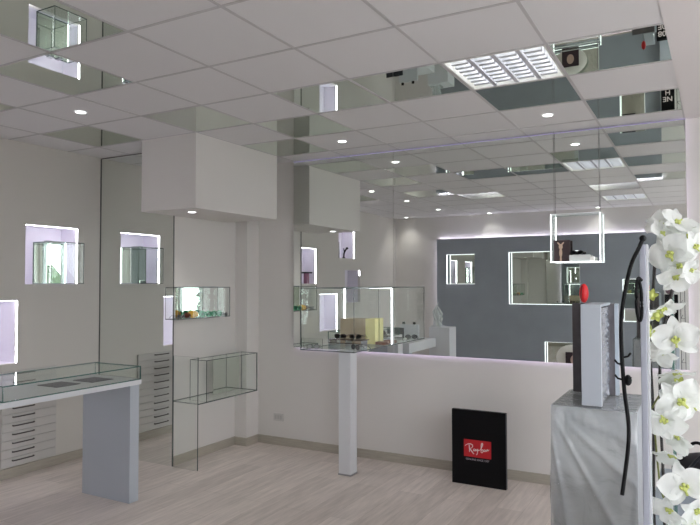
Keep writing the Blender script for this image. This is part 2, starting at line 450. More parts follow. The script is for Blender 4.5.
niche_left('F', 'dim niche under the highest lit one, seen in the far mirror', lit=False)

def glass_case(name, x0, x1, y0, y1, z0, z1, parent, th=.006, edge=GEDGED, open_x=False, faces='xXyYzZ'):
    """box of glass sheets; one mesh per sheet"""
    S = []
    if 'z' in faces: S.append((x0, x1, y0, y1, z0, z0+th))
    if 'Z' in faces: S.append((x0, x1, y0, y1, z1-th, z1))
    if 'y' in faces: S.append((x0, x1, y0, y0+th, z0+th, z1-th))
    if 'Y' in faces: S.append((x0, x1, y1-th, y1, z0+th, z1-th))
    if 'x' in faces: S.append((x0, x0+th, y0+th, y1-th, z0+th, z1-th))
    if 'X' in faces: S.append((x1-th, x1, y0+th, y1-th, z0+th, z1-th))
    for s in S:
        b = B(); pane(b, *s); obj(name, b, [GLASS, edge], parent)

# showcase standing in niche A, projecting into the room
t = thing('niche_showcase', 'small glass showcase with mirrored back projecting from the upper left niche', 'showcase', (-5.3, 3.85, 1.688))
glass_case('glass_pane', -5.41, -5.15, 3.74, 4.09, 1.688, 2.075, t)
b = B(); box(b, -5.418, -5.411, 3.74, 4.075, 1.69, 2.075); obj('mirror_back', b, MIRC, t)
b = B(); box(b, -5.418, -5.411, 4.078, 4.092, 1.69, 2.07); obj('led_strip', b, LED, t)
b = B(); box(b, -5.40, -5.35, 3.84, 3.89, 2.075, 2.095, bev=.004); obj('clamp', b, STEEL, t)
b = B(); box(b, -5.40, -5.33, 3.93, 3.97, 2.075, 2.090, bev=.004); obj('clamp', b, STEEL, t)
# niche C contents
o = B(); box(o, -5.50, -5.49, 2.70, 2.96, 1.681, 2.06); o = obj('display_card', o, mat('card_grey', srgb(110, 122, 122), .5)); props(o, 'tall grey card standing in the niche mirrored at left of the far mirror', 'card')
t = thing('display_stand', 'small dark stand with pink stem beside the grey card in the niche', 'display stand', (-5.42, 2.62, 1.681))
b = B(); box(b, -5.45, -5.39, 2.585, 2.655, 1.681, 1.84, bev=.004); obj('stem', b, mat('stand_pink', srgb(140, 92, 112), .5), t)
b = B(); box(b, -5.48, -5.36, 2.54, 2.70, 1.84, 1.862, bev=.004); obj('top_plate', b, BLACK, t)
# niche E contents
o = B(); box(o, -5.50, -5.49, 1.47, 1.74, 2.112, 2.40)
box(o, -5.489, -5.487, 1.48, 1.73, 2.12, 2.26, mi=1)
o = obj('photo_card', o, [mat('photo_grey', srgb(120, 118, 124), .5), mat('photo_dark', srgb(52, 46, 50), .5)]); props(o, 'dark photo card standing in the highest niche', 'picture')
b = B(); tube(b, spline([(-5.42, 1.44, 2.112), (-5.42, 1.43, 2.2), (-5.41, 1.39, 2.26), (-5.41, 1.35, 2.30)]), .014); tube(b, [(-5.42, 1.42, 2.22), (-5.41, 1.46, 2.28)], .01); ball(b, (-5.41, 1.34, 2.29), .022); ball(b, (-5.42, 1.44, 2.122), .03, sz=.35)
props(obj('sculpture', b, BLACK), 'small black branch-shaped sculpture beside the photo card', 'ornament')

# ------------------------------------------------------------------ LEFT WALL DRAWERS
t = thing('drawer_cabinet', 'bank of flat white drawers built into the left wall under the lit niches', 'drawers', (LX+.01, 3.665, .10))
b = B(); box(b, LX+.0005, LX+.011, 3.402, 3.928, .101, .925); obj('body', b, mat('drawer_gap', srgb(176, 174, 172), .6), t)
for k in range(11):
    z0 = .1+k*.0755
    b = B(); box(b, LX+.010, LX+.022, 3.40, 3.93, z0, z0+.0715, bev=.001)
    d = obj('drawer', b, mat('drawer_white', srgb(205, 203, 200), .5), t)
    b = B(); zz = z0+.048
    tube(b, spline([(LX+.022, 3.50, zz), (LX+.042, 3.508, zz), (LX+.044, 3.60, zz), (LX+.044, 3.64, zz), (LX+.042, 3.692, zz), (LX+.022, 3.70, zz)], 4), .006, 6)
    obj('handle', b, BRONZE, d)

# ------------------------------------------------------------------ LEFT COUNTER
t = thing('display_counter', 'long white counter with a shallow glass top case and broad slab legs, at left', 'counter', (-4.16, 3.0, 0))
b = B(); box(b, -4.43, -3.89, 2.40, 3.635, .90, .937, bev=.002); obj('counter_top', b, LACQ, t)
b = B(); box(b, -4.43, -3.89, 3.522, 3.612, 0, .90, bev=.003); obj('leg', b, LACQG, t)
b = B(); box(b, -4.43, -3.89, 2.40, 2.44, .0, .90, bev=.003); obj('leg', b, LACQG, t)
X0, X1, Y0, Y1, Z0, Z1 = -4.425, -3.893, 2.497, 3.632, .944, 1.043; th = .008
for s in ((X0, X1, Y0, Y1, Z1-th, Z1), (X0, X0+th, Y0, Y1, Z0, Z1-th), (X1-th, X1, Y0, Y1, Z0, Z1-th), (X0+th, X1-th, Y0, Y0+th, Z0, Z1-th), (X0+th, X1-th, Y1-th, Y1, Z0, Z1-th)):
    b = B(); pane(b, *s); obj('glass_pane', b, [GLASS, GEDGE], t)
b = B(); box(b, X0, X1, Y0, Y1, .9372, .9438); obj('deck', b, mat('deck_grey', srgb(176, 178, 176), .6), t, label='pale grey deck')
b = B()
for q in ((X1, X1+.002, Y0, Y1), (X0, X1, Y0-.002, Y0)): box(b, *q, .9372, .944)
obj('glass_edge', b, GEDGE, t)
def sunken_card(x0, x1, y0, y1, lab):
    b = B(); box(b, x0, x1, y0, y1, .9442, .948); o = obj('display_card', b, mat('card_taupe', srgb(98, 94, 98), .6)); props(o, lab, 'card', 'cards in the counter case')
sunken_card(-4.30, -4.08, 3.02, 3.22, 'flat grey card lying in the counter case, left of two')
sunken_card(-4.27, -4.05, 3.30, 3.50, 'flat grey card lying in the counter case, nearer the tall mirror')

# ------------------------------------------------------------------ GLASS FIN + SHELF on the recess wall
t = thing('glass_shelf_unit', 'clear glass fin and shelf with an open glass box, beside the tall mirror', 'shelf', (-4.2, 4.8, 0))
b = B(); pane(b, -4.325, -4.025, 4.42, 4.432, 0, 1.02); obj('glass_fin', b, [GLASS, GEDGED], t)
b = B(); pane(b, -4.344, -4.02, 4.432, 5.30, .592, .602); obj('glass_shelf', b, [GLASS, GEDGED], t)
th = .006
for s in ((-4.22, -4.02, 4.54, 5.30, .975, .981), (-4.22, -4.02, 4.53, 4.538, .602, .981), (-4.22, -4.02, 5.292, 5.30, .602, .975), (-4.028, -4.02, 4.54, 5.29, .602, .975)):
    b = B(); pane(b, *s); obj('glass_pane', b, [GLASS, GEDGED], t)
b = B(); box(b, -4.232, -4.222, 4.86, 5.26, .603, .98); obj('mirror_back', b, MIRC, t)

# upper glass box on the recess wall
t = thing('wall_showcase', 'frameless glass box on the wall beside the tall mirror, holding yellow and green glasses', 'showcase', (-4.28, 4.6, 1.36))
glass_case('glass_pane', -4.328, -4.17, 4.32, 5.045, 1.36, 1.655, t, faces='XyYzZ')
b = B(); box(b, -4.344, -4.339, 4.46, 4.84, 1.368, 1.648); obj('mirror_back', b, MIRC, t)
b = B(); box(b, -4.344, -4.328, 4.434, 5.03, 1.356, 1.36); box(b, -4.344, -4.328, 4.434, 5.03, 1.655, 1.659); obj('bracket', b, STEEL, t)

def glasses(loc, rz, label, col, lens=(.2, .2, .22), s=1.0, group=None, tilt=0, tl=1.0):
    """a pair of spectacles with folded-open temples"""
    fm = mat('frame_%d_%d_%d' % tuple(int(c*255) for c in col), (*col, 1), .3, coat=.5)
    lm = mat('lens_%d_%d_%d' % tuple(int(c*255) for c in lens), (*lens, 1), .08, spec=.8)
    t = thing('eyeglasses', label, 'glasses', loc, (tilt, 0, rz), group); k_ = 1.9 if tl < .8 else 1
    b = B()
    for sx in (-1, 1):
        pts = [(sx*.034*s + .027*s*math.cos(a), 0, .024*s+.020*s*math.sin(a)) for a in [2*PI*k/16 for k in range(17)]]
        tube(b, pts, .003*s*k_, 6, caps=False)
    tube(b, [(-.008*s, 0, .028*s), (.008*s, 0, .028*s)], .0028*s*k_, 6)
    obj('frame', b, fm, t, world=False)
    for sx in (-1, 1):
        b = B()
        b.faces.new([b.verts.new((sx*.034*s + .026*s*math.cos(a), 0, .024*s+.019*s*math.sin(a))) for a in [2*PI*k/16 for k in range(16)]])
        bmesh.ops.solidify(b, geom=b.faces[:], thickness=.0015*s)
        obj('lens', b, lm, t, world=False)
        b = B(); tube(b, [(sx*.060*s, 0, .033*s), (sx*.063*s, .01*s*tl, .034*s), (sx*.060*s, .09*s*tl, .034*s), (sx*.056*s, .13*s*tl, .004*s)], .0026*s*k_, 6)
        obj('temple', b, fm, t, world=False)
    return t
# contents of the upper glass box (floor of the box at z 1.366)
t = thing('yellow_case', 'yellow glasses case standing left in the wall showcase', 'case', (-4.23, 4.56, 1.366))
b = B(); ball(b, (-4.225, 4.57, 1.40), .05, sx=.9, sy=1.25, sz=.7, seg=20); obj('shell', b, mat('case_yellow', srgb(226, 170, 24), .4), t)
b = B(); ball(b, (-4.22, 4.49, 1.392), .032, sx=1, sy=1.1, sz=.8, seg=14); obj('end_cap', b, mat('case_brown', srgb(96, 44, 30), .4), t)
glasses((-4.19, 4.71, 1.368), PI/2, 'green spectacles in the wall showcase, next to the yellow case', (.04, .42, .20), (.1, .34, .22), 1.2, 'green spectacles in the wall showcase', tl=.6)
glasses((-4.19, 4.865, 1.368), PI/2+.05, 'green spectacles in the wall showcase, beside the thin black pair', (.03, .36, .16), (.1, .34, .22), 1.2, 'green spectacles in the wall showcase', tl=.6)
glasses((-4.19, 4.985, 1.368), PI/2, 'thin black spectacles at the right end of the wall showcase', (.02, .02, .03), (.45, .45, .45), .7)
glasses((-4.20, 4.39, 1.368), PI/2, 'thin clear-lensed spectacles at the left end of the wall showcase', (.1, .1, .12), (.5, .5, .52), .8)

# wall socket
t = thing('wall_socket', 'small white wall socket low on the far wall near the corner', 'socket', (-3.92, FW-.005, .29))
b = B(); box(b, -3.985, -3.86, FW-.009, FW, .25, .33, bev=.002); obj('cover_plate', b, mat('socket_white', srgb(205, 203, 200), .5), t)
for xx in (-3.955, -3.922, -3.89):
    b = B(); box(b, xx-.013, xx+.013, FW-.012, FW-.009, .268, .312, bev=.001); obj('socket_insert', b, mat('socket_insert', srgb(190, 188, 186), .5), t)

# ------------------------------------------------------------------ CENTRE GLASS CASE on post in front of the mirror
t = thing('post_showcase', 'large frameless glass case with lit back frame on a white post, against the mirror', 'showcase', (-2.85, 5.1, 0))
b = B(); box(b, -2.855, -2.735, 4.945, 5.065, .012, 1.1035, bev=.003); obj('post', b, LACQ, t)
b = B(); box(b, -2.858, -2.732, 4.942, 5.068, 0, .013); obj('post_foot', b, STEEL, t, label='grey metal foot')
CX0, CX1, CY0, CY1, CZ0, CZ1 = -3.12, -2.582, 4.73, WY-.008, 1.104, 1.652
glass_case('glass_pane', CX0, CX1, CY0, CY1, CZ0, CZ1, t, th=.007, faces='xXyzZ')
for s in ((CX0+.008, CX0+.016, WY-.018, WY-.008, CZ0+.01, CZ1-.008), (CX1-.015, CX1-.008, WY-.018, WY-.008, CZ0+.01, CZ1-.008), (CX0+.016, CX1-.015, WY-.014, WY-.008, CZ1-.013, CZ1-.008)):
    b = B(); box(b, *s); obj('led_strip', b, LED, t)
# beige display box inside with black and tortoise glasses in front
t = thing('display_box', 'beige and pale yellow display box standing in the post showcase', 'display box', (-2.90, 5.40, CZ0+.007))
zf = CZ0+.008
b = B(); box(b, -3.105, -2.83, 5.415, 5.492, zf, zf+.235); obj('box_body', b, mat('box_taupe', srgb(186, 172, 148), .6), t)
b = B(); box(b, -2.83, -2.73, 5.415, 5.492, zf, zf+.24); obj('side_panel', b, mat('box_cream', srgb(232, 226, 160), .6), t, label='pale yellow side panel')
glasses((-3.00, 5.23, zf+.0585), 0, 'black spectacles raised in front of the beige display box, at left', (.02, .01, .02), (.25, .2, .18), 1.0, 'spectacles by the display box')
glasses((-2.85, 5.25, zf+.0585), 0, 'dark spectacles raised in front of the beige display box, at right', (.05, .03, .03), (.4, .36, .3), 1.0, 'spectacles by the display box')
t = thing('display_rail', 'low dark acrylic rail in front of the beige display box', 'display rail', (-2.92, 5.23, zf))
b = B(); box(b, -3.10, -2.73, 5.17, 5.30, zf+.05, zf+.058); box(b, -3.10, -2.73, 5.17, 5.173, zf+.02, zf+.026); obj('rail', b, mat('rail_brown', srgb(92, 80, 78), .2), t)
for xx in (-3.08, -2.91, -2.75):
    b = B(); box(b, xx-.003, xx+.003, 5.174, 5.295, zf, zf+.05); obj('support', b, STEEL, t)
b = B(); ball(b, (-2.66, 5.06, zf+.014), .02, sy=1.6, sz=.7); props(obj('glass_ornament', b, mat('ornament_white', srgb(220, 226, 226), .1)), 'small white glossy ornament at the right front of the post showcase', 'ornament')
glasses((-3.03, 4.80, zf), .4, 'thin clear spectacles lying at the left front of the post showcase', (.15, .15, .16), (.6, .62, .62), .9)
b = B(); box(b, -2.71, -2.60, 5.38, 5.46, zf, zf+.03, bev=.008); props(obj('wooden_tray', b, mat('tray_brown', srgb(120, 66, 44), .4)), 'small reddish brown tray right of the beige display box', 'tray')
glasses((-2.66, 4.90, zf), -.5, 'dark spectacles lying at the right front of the post showcase', (.03, .03, .04), (.2, .2, .22), 1.0)

# ------------------------------------------------------------------ HANGING SHOWCASE at the mirror
HX0, HX1, HY0, HY1, HZ0, HZ1 = -1.105, -.710, 5.40, WY-.010, 1.858, 2.258
t = thing('hanging_showcase', 'small lit glass showcase hung on two thin wires against the right of the mirror', 'showcase', (-.91, 5.42, HZ0))
glass_case('glass_pane', HX0, HX1, HY0, HY1, HZ0, HZ1, t, th=.006, faces='xXzZ', edge=mat('lit_edge', srgb(225, 230, 232), .3))
for s in ((HX0+.006, HX0+.0105, HY0+.001, HY0+.009, HZ0+.006, HZ1-.006), (HX1-.0105, HX1-.006, HY0+.001, HY0+.009, HZ0+.006, HZ1-.006), (HX0, HX1, HY0-.004, HY0, HZ0, HZ0+.006)):
    b = B(); box(b, *s); obj('led_strip', b, emit('led_case', (.95, .97, 1), 4), t)
for xx in (HX0+.02, HX1-.02):
    b = B(); tube(b, [(xx, HY0+.08, HZ1), (xx, HY0+.08, CZ-.001)], .0016, 5); obj('wire', b, mat('wire_grey', srgb(110, 110, 108), .4), t)
t = thing('photo_card', 'dark photo card of a pale figure in the hanging showcase', 'picture', (-1.02, 5.42, HZ0+.006))
b = B(); box(b, -1.085, -.955, 5.45, 5.456, HZ0+.006, HZ0+.185); obj('card', b, mat('card_brown', srgb(58, 44, 46), .4), t)
b = B()
for (cx_, cz_, rx_, rz_) in ((-1.03, .075, .012, .04), (-1.03, .125, .016, .022), (-1.03, .02, .008, .03)):
    b.faces.new([b.verts.new((cx_+rx_*math.cos(a), 5.4496, HZ0+.006+cz_+rz_*math.sin(a))) for a in [2*PI*k/14 for k in range(14)]])
for s in (-1, 1):
    b.faces.new([b.verts.new(p) for p in ((-1.03, 5.4495, HZ0+.13), (-1.03+s*.03, 5.4495, HZ0+.165), (-1.03+s*.022, 5.4495, HZ0+.17), (-1.03, 5.4495, HZ0+.15))])
obj('printed_figure', b, mat('figure_pale', srgb(196, 172, 150), .6), t)
b = B(); box(b, -.96, -.80, 5.425, 5.47, HZ0+.006, HZ0+.062, bev=.004); props(obj('display_block', b, mat('block_white', srgb(206, 210, 208), .3)), 'white acrylic block under spectacles in the hanging showcase', 'display block')
glasses((-.90, 5.43, HZ0+.063), 0, 'black spectacles lying on the white block in the hanging showcase', (.01, .01, .015), (.1, .1, .12), .75)
b = B(); box(b, -.80, -.765, 5.42, 5.47, HZ0+.006, HZ0+.045, bev=.004); props(obj('small_stand', b, mat('stand_white', srgb(230, 230, 225), .3)), 'small bright white stand right of the block in the hanging showcase', 'display stand')

# ------------------------------------------------------------------ BLACK SIGN BOARD
t = thing('sign_board', 'black freestanding board with a red script logo, on the floor by the far wall', 'sign', (-1.67, 5.245, 0))
b = B(); box(b, -1.902, -1.440, 5.225, 5.262, 0, .622, bev=.002); obj('board', b, BLACK, t)
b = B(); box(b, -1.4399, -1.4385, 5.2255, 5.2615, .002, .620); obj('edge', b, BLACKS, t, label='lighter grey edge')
b = B(); box(b, -1.796, -1.562, 5.2237, 5.2249, .235, .378); pl = obj('logo_panel', b, RED, t)
# script lettering drawn as brush strokes in the plane of the board
LW, LH = .234, .143
def stroke(bm, pts, r=.0032):
    P = spline([(-1.796+LW*u, 5.2226, .235+LH*v) for u, v in pts], 6)
    n = len(P); tube(bm, P, r, 6, radii=[r*(.65+.45*math.sin(PI*min(1, (i+1)/n))) for i in range(n)])
b = B()
stroke(b, [(.05, .60), (.09, .68), (.18, .74), (.28, .74), (.33, .66), (.30, .54), (.22, .47)])          # R bowl with flag
stroke(b, [(.20, .70), (.21, .50), (.21, .28)], .004)                                                     # R stem
stroke(b, [(.22, .47), (.28, .36), (.35, .22), (.38, .20)], .004)                                          # R leg
stroke(b, [(.42, .48), (.37, .47), (.355, .40), (.385, .37), (.42, .42), (.425, .47), (.43, .38), (.455, .38)])   # a
stroke(b, [(.455, .50), (.465, .42), (.50, .40), (.52, .50), (.505, .30), (.48, .17), (.455, .18)])          # y
stroke(b, [(.535, .42), (.585, .44)])                                                                       # hyphen
stroke(b, [(.60, .46), (.655, .60), (.695, .78), (.685, .86), (.65, .80), (.64, .60), (.635, .34)], .0038)      # B stem with loop
stroke(b, [(.635, .42), (.69, .50), (.71, .42), (.68, .33), (.635, .33)])                                   # B bowl
stroke(b, [(.79, .50), (.75, .50), (.735, .43), (.755, .40), (.79, .45), (.80, .50), (.80, .42), (.82, .42)])      # a
stroke(b, [(.83, .52), (.835, .43), (.86, .52), (.88, .53), (.885, .46), (.93, .54)])                        # n
obj('logo_script', b, INKW, pl, label='white script lettering')
b = text_bm('GENUINE SINCE 1937', .021, .0003)
xform(b, Matrix.Translation((-1.680, 5.2240, .214)) @ Matrix.Rotation(PI/2, 4, 'X'))
obj('slogan_text', b, mat('slogan_grey', srgb(190, 190, 196), .6), t)

# ------------------------------------------------------------------ WRAPPED PEDESTAL with display tower
PX0, PX1, PY0, PY1, PZ = -.655, -.285, 3.225, 3.73, 1.098
t = thing('pedestal', 'grey pedestal wrapped in crinkled clear plastic film, in the right foreground', 'pedestal', ((PX0+PX1)/2, (PY0+PY1)/2, 0))
PED = mat('pedestal_grey', srgb(172, 178, 184), .6, bump=.15, bscale=120, var=.06, vscale=60)
b = B(); box(b, PX0, PX1, PY0, PY1, 0, PZ, bev=.004); obj('body', b, PED, t)
b = B(); box(b, PX0+.06, PX1-.03, PY0-.006, PY0-.0005, .02, PZ-.13); obj('front_panel', b, mat('pedestal_light', srgb(198, 202, 204), .5), t)
def film_mat():
    m, nt, out = nodes('plastic_film'); L = nt.links.new
    tc = nt.nodes.new('ShaderNodeTexCoord')
    n = nt.nodes.new('ShaderNodeTexNoise'); n.inputs['Scale'].default_value = 7; n.inputs['Detail'].default_value = 3; n.inputs['Distortion'].default_value = 1.2
    L(tc.outputs['Object'], n.inputs['Vector'])
    bp = nt.nodes.new('ShaderNodeBump'); bp.inputs['Strength'].default_value = .9; bp.inputs['Distance'].default_value = .03; L(n.outputs['Fac'], bp.inputs['Height'])
    tr = nt.nodes.new('ShaderNodeBsdfTransparent'); tr.inputs[0].default_value = (.97, .98, .98, 1)
    df = nt.nodes.new('ShaderNodeBsdfDiffuse'); df.inputs[0].default_value = (.82, .84, .84, 1)
    gl = nt.nodes.new('ShaderNodeBsdfGlossy'); gl.inputs['Roughness'].default_value = .12; L(bp.outputs[0], gl.inputs['Normal'])
    m1 = nt.nodes.new('ShaderNodeMixShader'); m1.inputs[0].default_value = .36; L(tr.outputs[0], m1.inputs[1]); L(df.outputs[0], m1.inputs[2])
    fr = nt.nodes.new('ShaderNodeLayerWeight'); fr.inputs[0].default_value = .35; L(bp.outputs[0], fr.inputs['Normal'])
    ml = nt.nodes.new('ShaderNodeMath'); ml.operation = 'MULTIPLY_ADD'; ml.inputs[1].default_value = .5; ml.inputs[2].default_value = .08; L(fr.outputs['Facing'], ml.inputs[0])
    m2 = nt.nodes.new('ShaderNodeMixShader'); L(ml.outputs[0], m2.inputs[0]); L(m1.outputs[0], m2.inputs[1]); L(gl.outputs[0], m2.inputs[2])
    L(m2.outputs[0], out.inputs[0]); return m
FILM = film_mat()
b = B()
def sheet(bm, P, nu, nv, mi=0):
    g = [[bm.verts.new(P(i/nu, j/nv)) for j in range(nv+1)] for i in range(nu+1)]
    for i in range(nu):
        for j in range(nv):
            f = bm.faces.new((g[i][j], g[i+1][j], g[i+1][j+1], g[i][j+1])); f.smooth = True
def front(u, v):      # v: 0 top .. 1 floor; pleats fan out of the upper left corner
    x = PX0-.004+(PX1-PX0+.012)*u; z = PZ+.004-(PZ-.02)*v
    ang = math.atan2(v*1.05+.001, u*.37+.02)
    pl = .014*(1-abs(math.sin(ang*9)))**3*min(1, 2.2*(u+v)) + .014*(noise.noise(Vector((u*5, v*9, 3)))) + .02*v
    return (x-.010*v*(1-u), PY0-.016-abs(pl)-.012*min(1, v*6), z)
def left(u, v):
    y = PY0-.012+(PY1-PY0)*u; z = PZ+.004-(PZ-.02)*v
    return (PX0-.007-.016*abs(noise.noise(Vector((u*5, v*4, 9))))*min(1, v*5)-.008*v, y, z)
def top(u, v):
    return (PX0-.004+(PX1-PX0+.012)*u, PY0-.014+(PY1-PY0)*v, PZ+.004+.004*abs(noise.noise(Vector((u*14, v*14, 5)))))
sheet(b, front, 60, 70); sheet(b, left, 16, 40)
# film over the top is pushed back behind the tower foot and only lies left and behind of it
sheet(b, top, 26, 26)
obj('plastic_film', b, FILM, t, label='clear crinkled plastic film')

TZ = PZ+.010
t = thing('display_tower', 'upright grey display tower with a slotted side, standing on the wrapped pedestal', 'display stand', (-.48, 3.44, TZ))
b = B(); box(b, -.523, -.432, 3.235, 3.26, TZ, 1.590, bev=.002); obj('front_board', b, mat('tower_grey', srgb(184, 190, 198), .45), t)
b = B(); box(b, -.628, -.448, 3.62, 3.645, TZ, 1.584); box(b, -.448, -.414, 3.60, 3.645, TZ, 1.584); obj('back_board', b, mat('tower_brown', srgb(92, 88, 92), .5, var=.2, vscale=14), t, label='dark brown back board')
b = B(); box(b, -.413, -.396, 3.60, 3.645, TZ, 1.584); box(b, -.523, -.434, 3.261, 3.619, 1.578, 1.590); obj('edge_board', b, mat('tower_edge', srgb(176, 186, 196), .45), t)
b = B()
def crumple(u, v):
    y = 3.262+.35*u; z = TZ+.01+(1.56-TZ)*v
    return (-.437-.018*abs(noise.noise(Vector((u*6, v*14, 2))))+.01*noise.noise(Vector((u*12, v*25, 7))), y, z)
sheet(b, crumple, 24, 60); obj('crinkled_lining', b, mat('silver_film', srgb(190, 196, 206), .18, metal=.7), t, label='crinkled silvery film in the slot')
t = thing('red_case', 'small red glasses case standing on top of the grey display tower', 'case', (-.53, 3.45, 1.592))
b = B(); ball(b, (-.535, 3.42, 1.641), .05, sx=.46, sy=.4, sz=.98, seg=16); obj('shell', b, mat('case_red', srgb(214, 42, 48), .3, bump=.3, bscale=30), t)
b = B(); tube(b, [(-.545, 3.399, 1.605), (-.545, 3.394, 1.641), (-.54, 3.4, 1.680)], .0035, 6); obj('zip', b, mat('case_darkred', srgb(120, 16, 22), .4), t)

# ------------------------------------------------------------------ RIGHT COUNTER with cables
t = thing('grey_counter', 'grey counter at the lower right edge under the orchids', 'counter', (.25, 2.0, 0))
b = B(); box(b, -.165, .80, 1.25, 2.88, .915, .95, bev=.003); obj('counter_top', b, mat('counter_grey', srgb(150, 160, 170), .4), t)
b = B(); box(b, -.13, .77, 1.30, 2.84, 0, .915); obj('body', b, LACQG, t)
t = thing('black_bag', 'black soft bag lying on the grey counter under tangled cables', 'bag', (-.01, 2.68, .95))
b = B(); ball(b, (-.01, 2.68, 1.0), .11, sx=1.0, sy=.8, sz=.62, seg=18)
for v in b.verts: v.co += Vector((0, 0, .015*noise.noise(v.co*14)))
for v in b.verts: v.co.z = max(v.co.z, .952)
obj('bag_body', b, mat('bag_black', srgb(22, 20, 28), .45), t)
b = B(); tube(b, spline([(-.09, 2.66, 1.02), (-.065, 2.65, 1.09), (-.03, 2.65, 1.115), (.01, 2.66, 1.08), (.02, 2.67, 1.05)]), .006, 6); obj('handle', b, BLACK, t)
b = B(); tube(b, spline([(-.10, 2.62, .956), (-.075, 2.62, .99), (-.05, 2.56, 1.05), (-.01, 2.55, 1.10), (.06, 2.6, 1.13), (.14, 2.65, 1.02), (.2, 2.7, .956)]), .0055, 7)
tube(b, spline([(-.11, 2.5, .956), (-.06, 2.56, .958), (0, 2.60, .98), (.08, 2.62, .985), (.18, 2.6, .957)]), .005, 7)
props(obj('cable', b, mat('cable_black', srgb(26, 26, 32), .4)), 'tangled black cable draped over the black bag', 'cable')

# ------------------------------------------------------------------ ORCHIDS
t = thing('flower_stand', 'tall narrow stand of grey metal and clear glass holding the orchids', 'stand', (-.08, 1.56, .95))
b = B(); box(b, -.1165, -.1045, 1.445, 1.475, .965, 1.775, bev=.002); obj('upright', b, mat('upright_grey', srgb(168, 172, 184), .35, metal=.2), t)
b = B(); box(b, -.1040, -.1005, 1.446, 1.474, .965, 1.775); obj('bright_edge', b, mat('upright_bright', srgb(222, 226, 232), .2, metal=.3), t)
b = B(); pane(b, -.106, -.06, 1.56, 1.565, .965, 1.70); obj('glass_pane', b, [GLASS, GEDGE], t)
b = B(); pane(b, -.065, -.06, 1.56, 1.62, .965, 1.70); obj('glass_pane', b, [GLASS, GEDGE], t)
b = B(); box(b, -.15, .03, 1.43, 1.65, .9505, .965, bev=.002); obj('base_plate', b, LACQG, t)

def petal_mat():
    m, nt, out = nodes('orchid_petal'); L = nt.links.new
    d = nt.nodes.new('ShaderNodeBsdfDiffuse'); d.inputs[0].default_value = srgb(234, 236, 234)
    tr = nt.nodes.new('ShaderNodeBsdfTranslucent'); tr.inputs[0].default_value = srgb(238, 242, 236)
    tc = nt.nodes.new('ShaderNodeTexCoord'); n = nt.nodes.new('ShaderNodeTexNoise'); n.inputs['Scale'].default_value = 90; L(tc.outputs['Object'], n.inputs['Vector'])
    bp = nt.nodes.new('ShaderNodeBump'); bp.inputs['Strength'].default_value = .35; bp.inputs['Distance'].default_value = .003; L(n.outputs['Fac'], bp.inputs['Height']); L(bp.outputs[0], d.inputs['Normal'])
    mx = nt.nodes.new('ShaderNodeMixShader'); mx.inputs[0].default_value = .35; L(d.outputs[0], mx.inputs[1]); L(tr.outputs[0], mx.inputs[2]); L(mx.outputs[0], out.inputs[0]); return m
PETAL = petal_mat()
LIPG = mat('orchid_green', srgb(190, 198, 112), .5); STEMB = mat('orchid_stem_brown', srgb(52, 46, 46), .5); STEMG = mat('orchid_stem_green', srgb(112, 120, 60), .5)
orch = thing('orchid_arrangement', 'tall spray of white artificial orchids with green centres at the right edge', 'flowers', (-.08, 1.55, .965))
def petal(bm, ang, L_, W_, cup, curl, seed):
    nu, nv = 8, 6; M = Matrix.Rotation(ang, 4, 'Z')
    g = []
    for i in range(nu+1):
        u = i/nu; row = []
        wv = W_*(math.sin(PI*min(1, u*.86+.12))**.75)
        for j in range(nv+1):
            v = 2*j/nv-1
            p = Vector((L_*u, wv*v*.5, cup*L_*(u*(1-u))*1.2 - curl*L_*u*u + .10*W_*v*v + .13*L_*noise.noise(Vector((u*3.2, v*2.2, seed*3.1)))))
            row.append(bm.verts.new(M @ p))
        g.append(row)
    for i in range(nu):
        for j in range(nv):
            f = bm.faces.new((g[i][j], g[i+1][j], g[i+1][j+1], g[i][j+1])); f.smooth = True
def flower(x, y, z, r, yaw, pitch, roll, seed, bud=False, openness=1.0):
    """normal of the flower points to -Y (towards the camera) before yaw/pitch"""
    M = Matrix.Translation((x, y, z)) @ Matrix.Rotation(yaw, 4, 'Z') @ Matrix.Rotation(pitch, 4, 'X') @ Matrix.Rotation(PI/2, 4, 'X') @ Matrix.Rotation(roll, 4, 'Z')
    b = B(); cu = .35*(1.3-openness); cr = -.9*(1-openness)
    for a in (90, 90+128, 90-128): petal(b, math.radians(a), r, r*.58, .2+cu, cr+.08, seed+a*.01)
    for a in (18, 162): petal(b, math.radians(a), r*1.02, r*1.12, .25+cu, cr+.05, seed+a*.02)
    xform(b, M); f = obj('flower', b, PETAL, orch)
    b = B()
    ball(b, (0, -.10*r, .10*r), r*.12, sz=1.1, seg=10); ball(b, (0, .07*r, .12*r), r*.08, seg=8)
    for s in (-1, 1): ball(b, (s*.13*r, -.03*r, .13*r), r*.09, sx=.7, sz=1.3, seg=8)
    tube(b, [(0, -.12*r, .1*r), (0, -.30*r, .16*r), (0, -.34*r, .22*r)], r*.05, 6)
    xform(b, M); obj('lip', b, LIPG, f, label='yellow green centre')
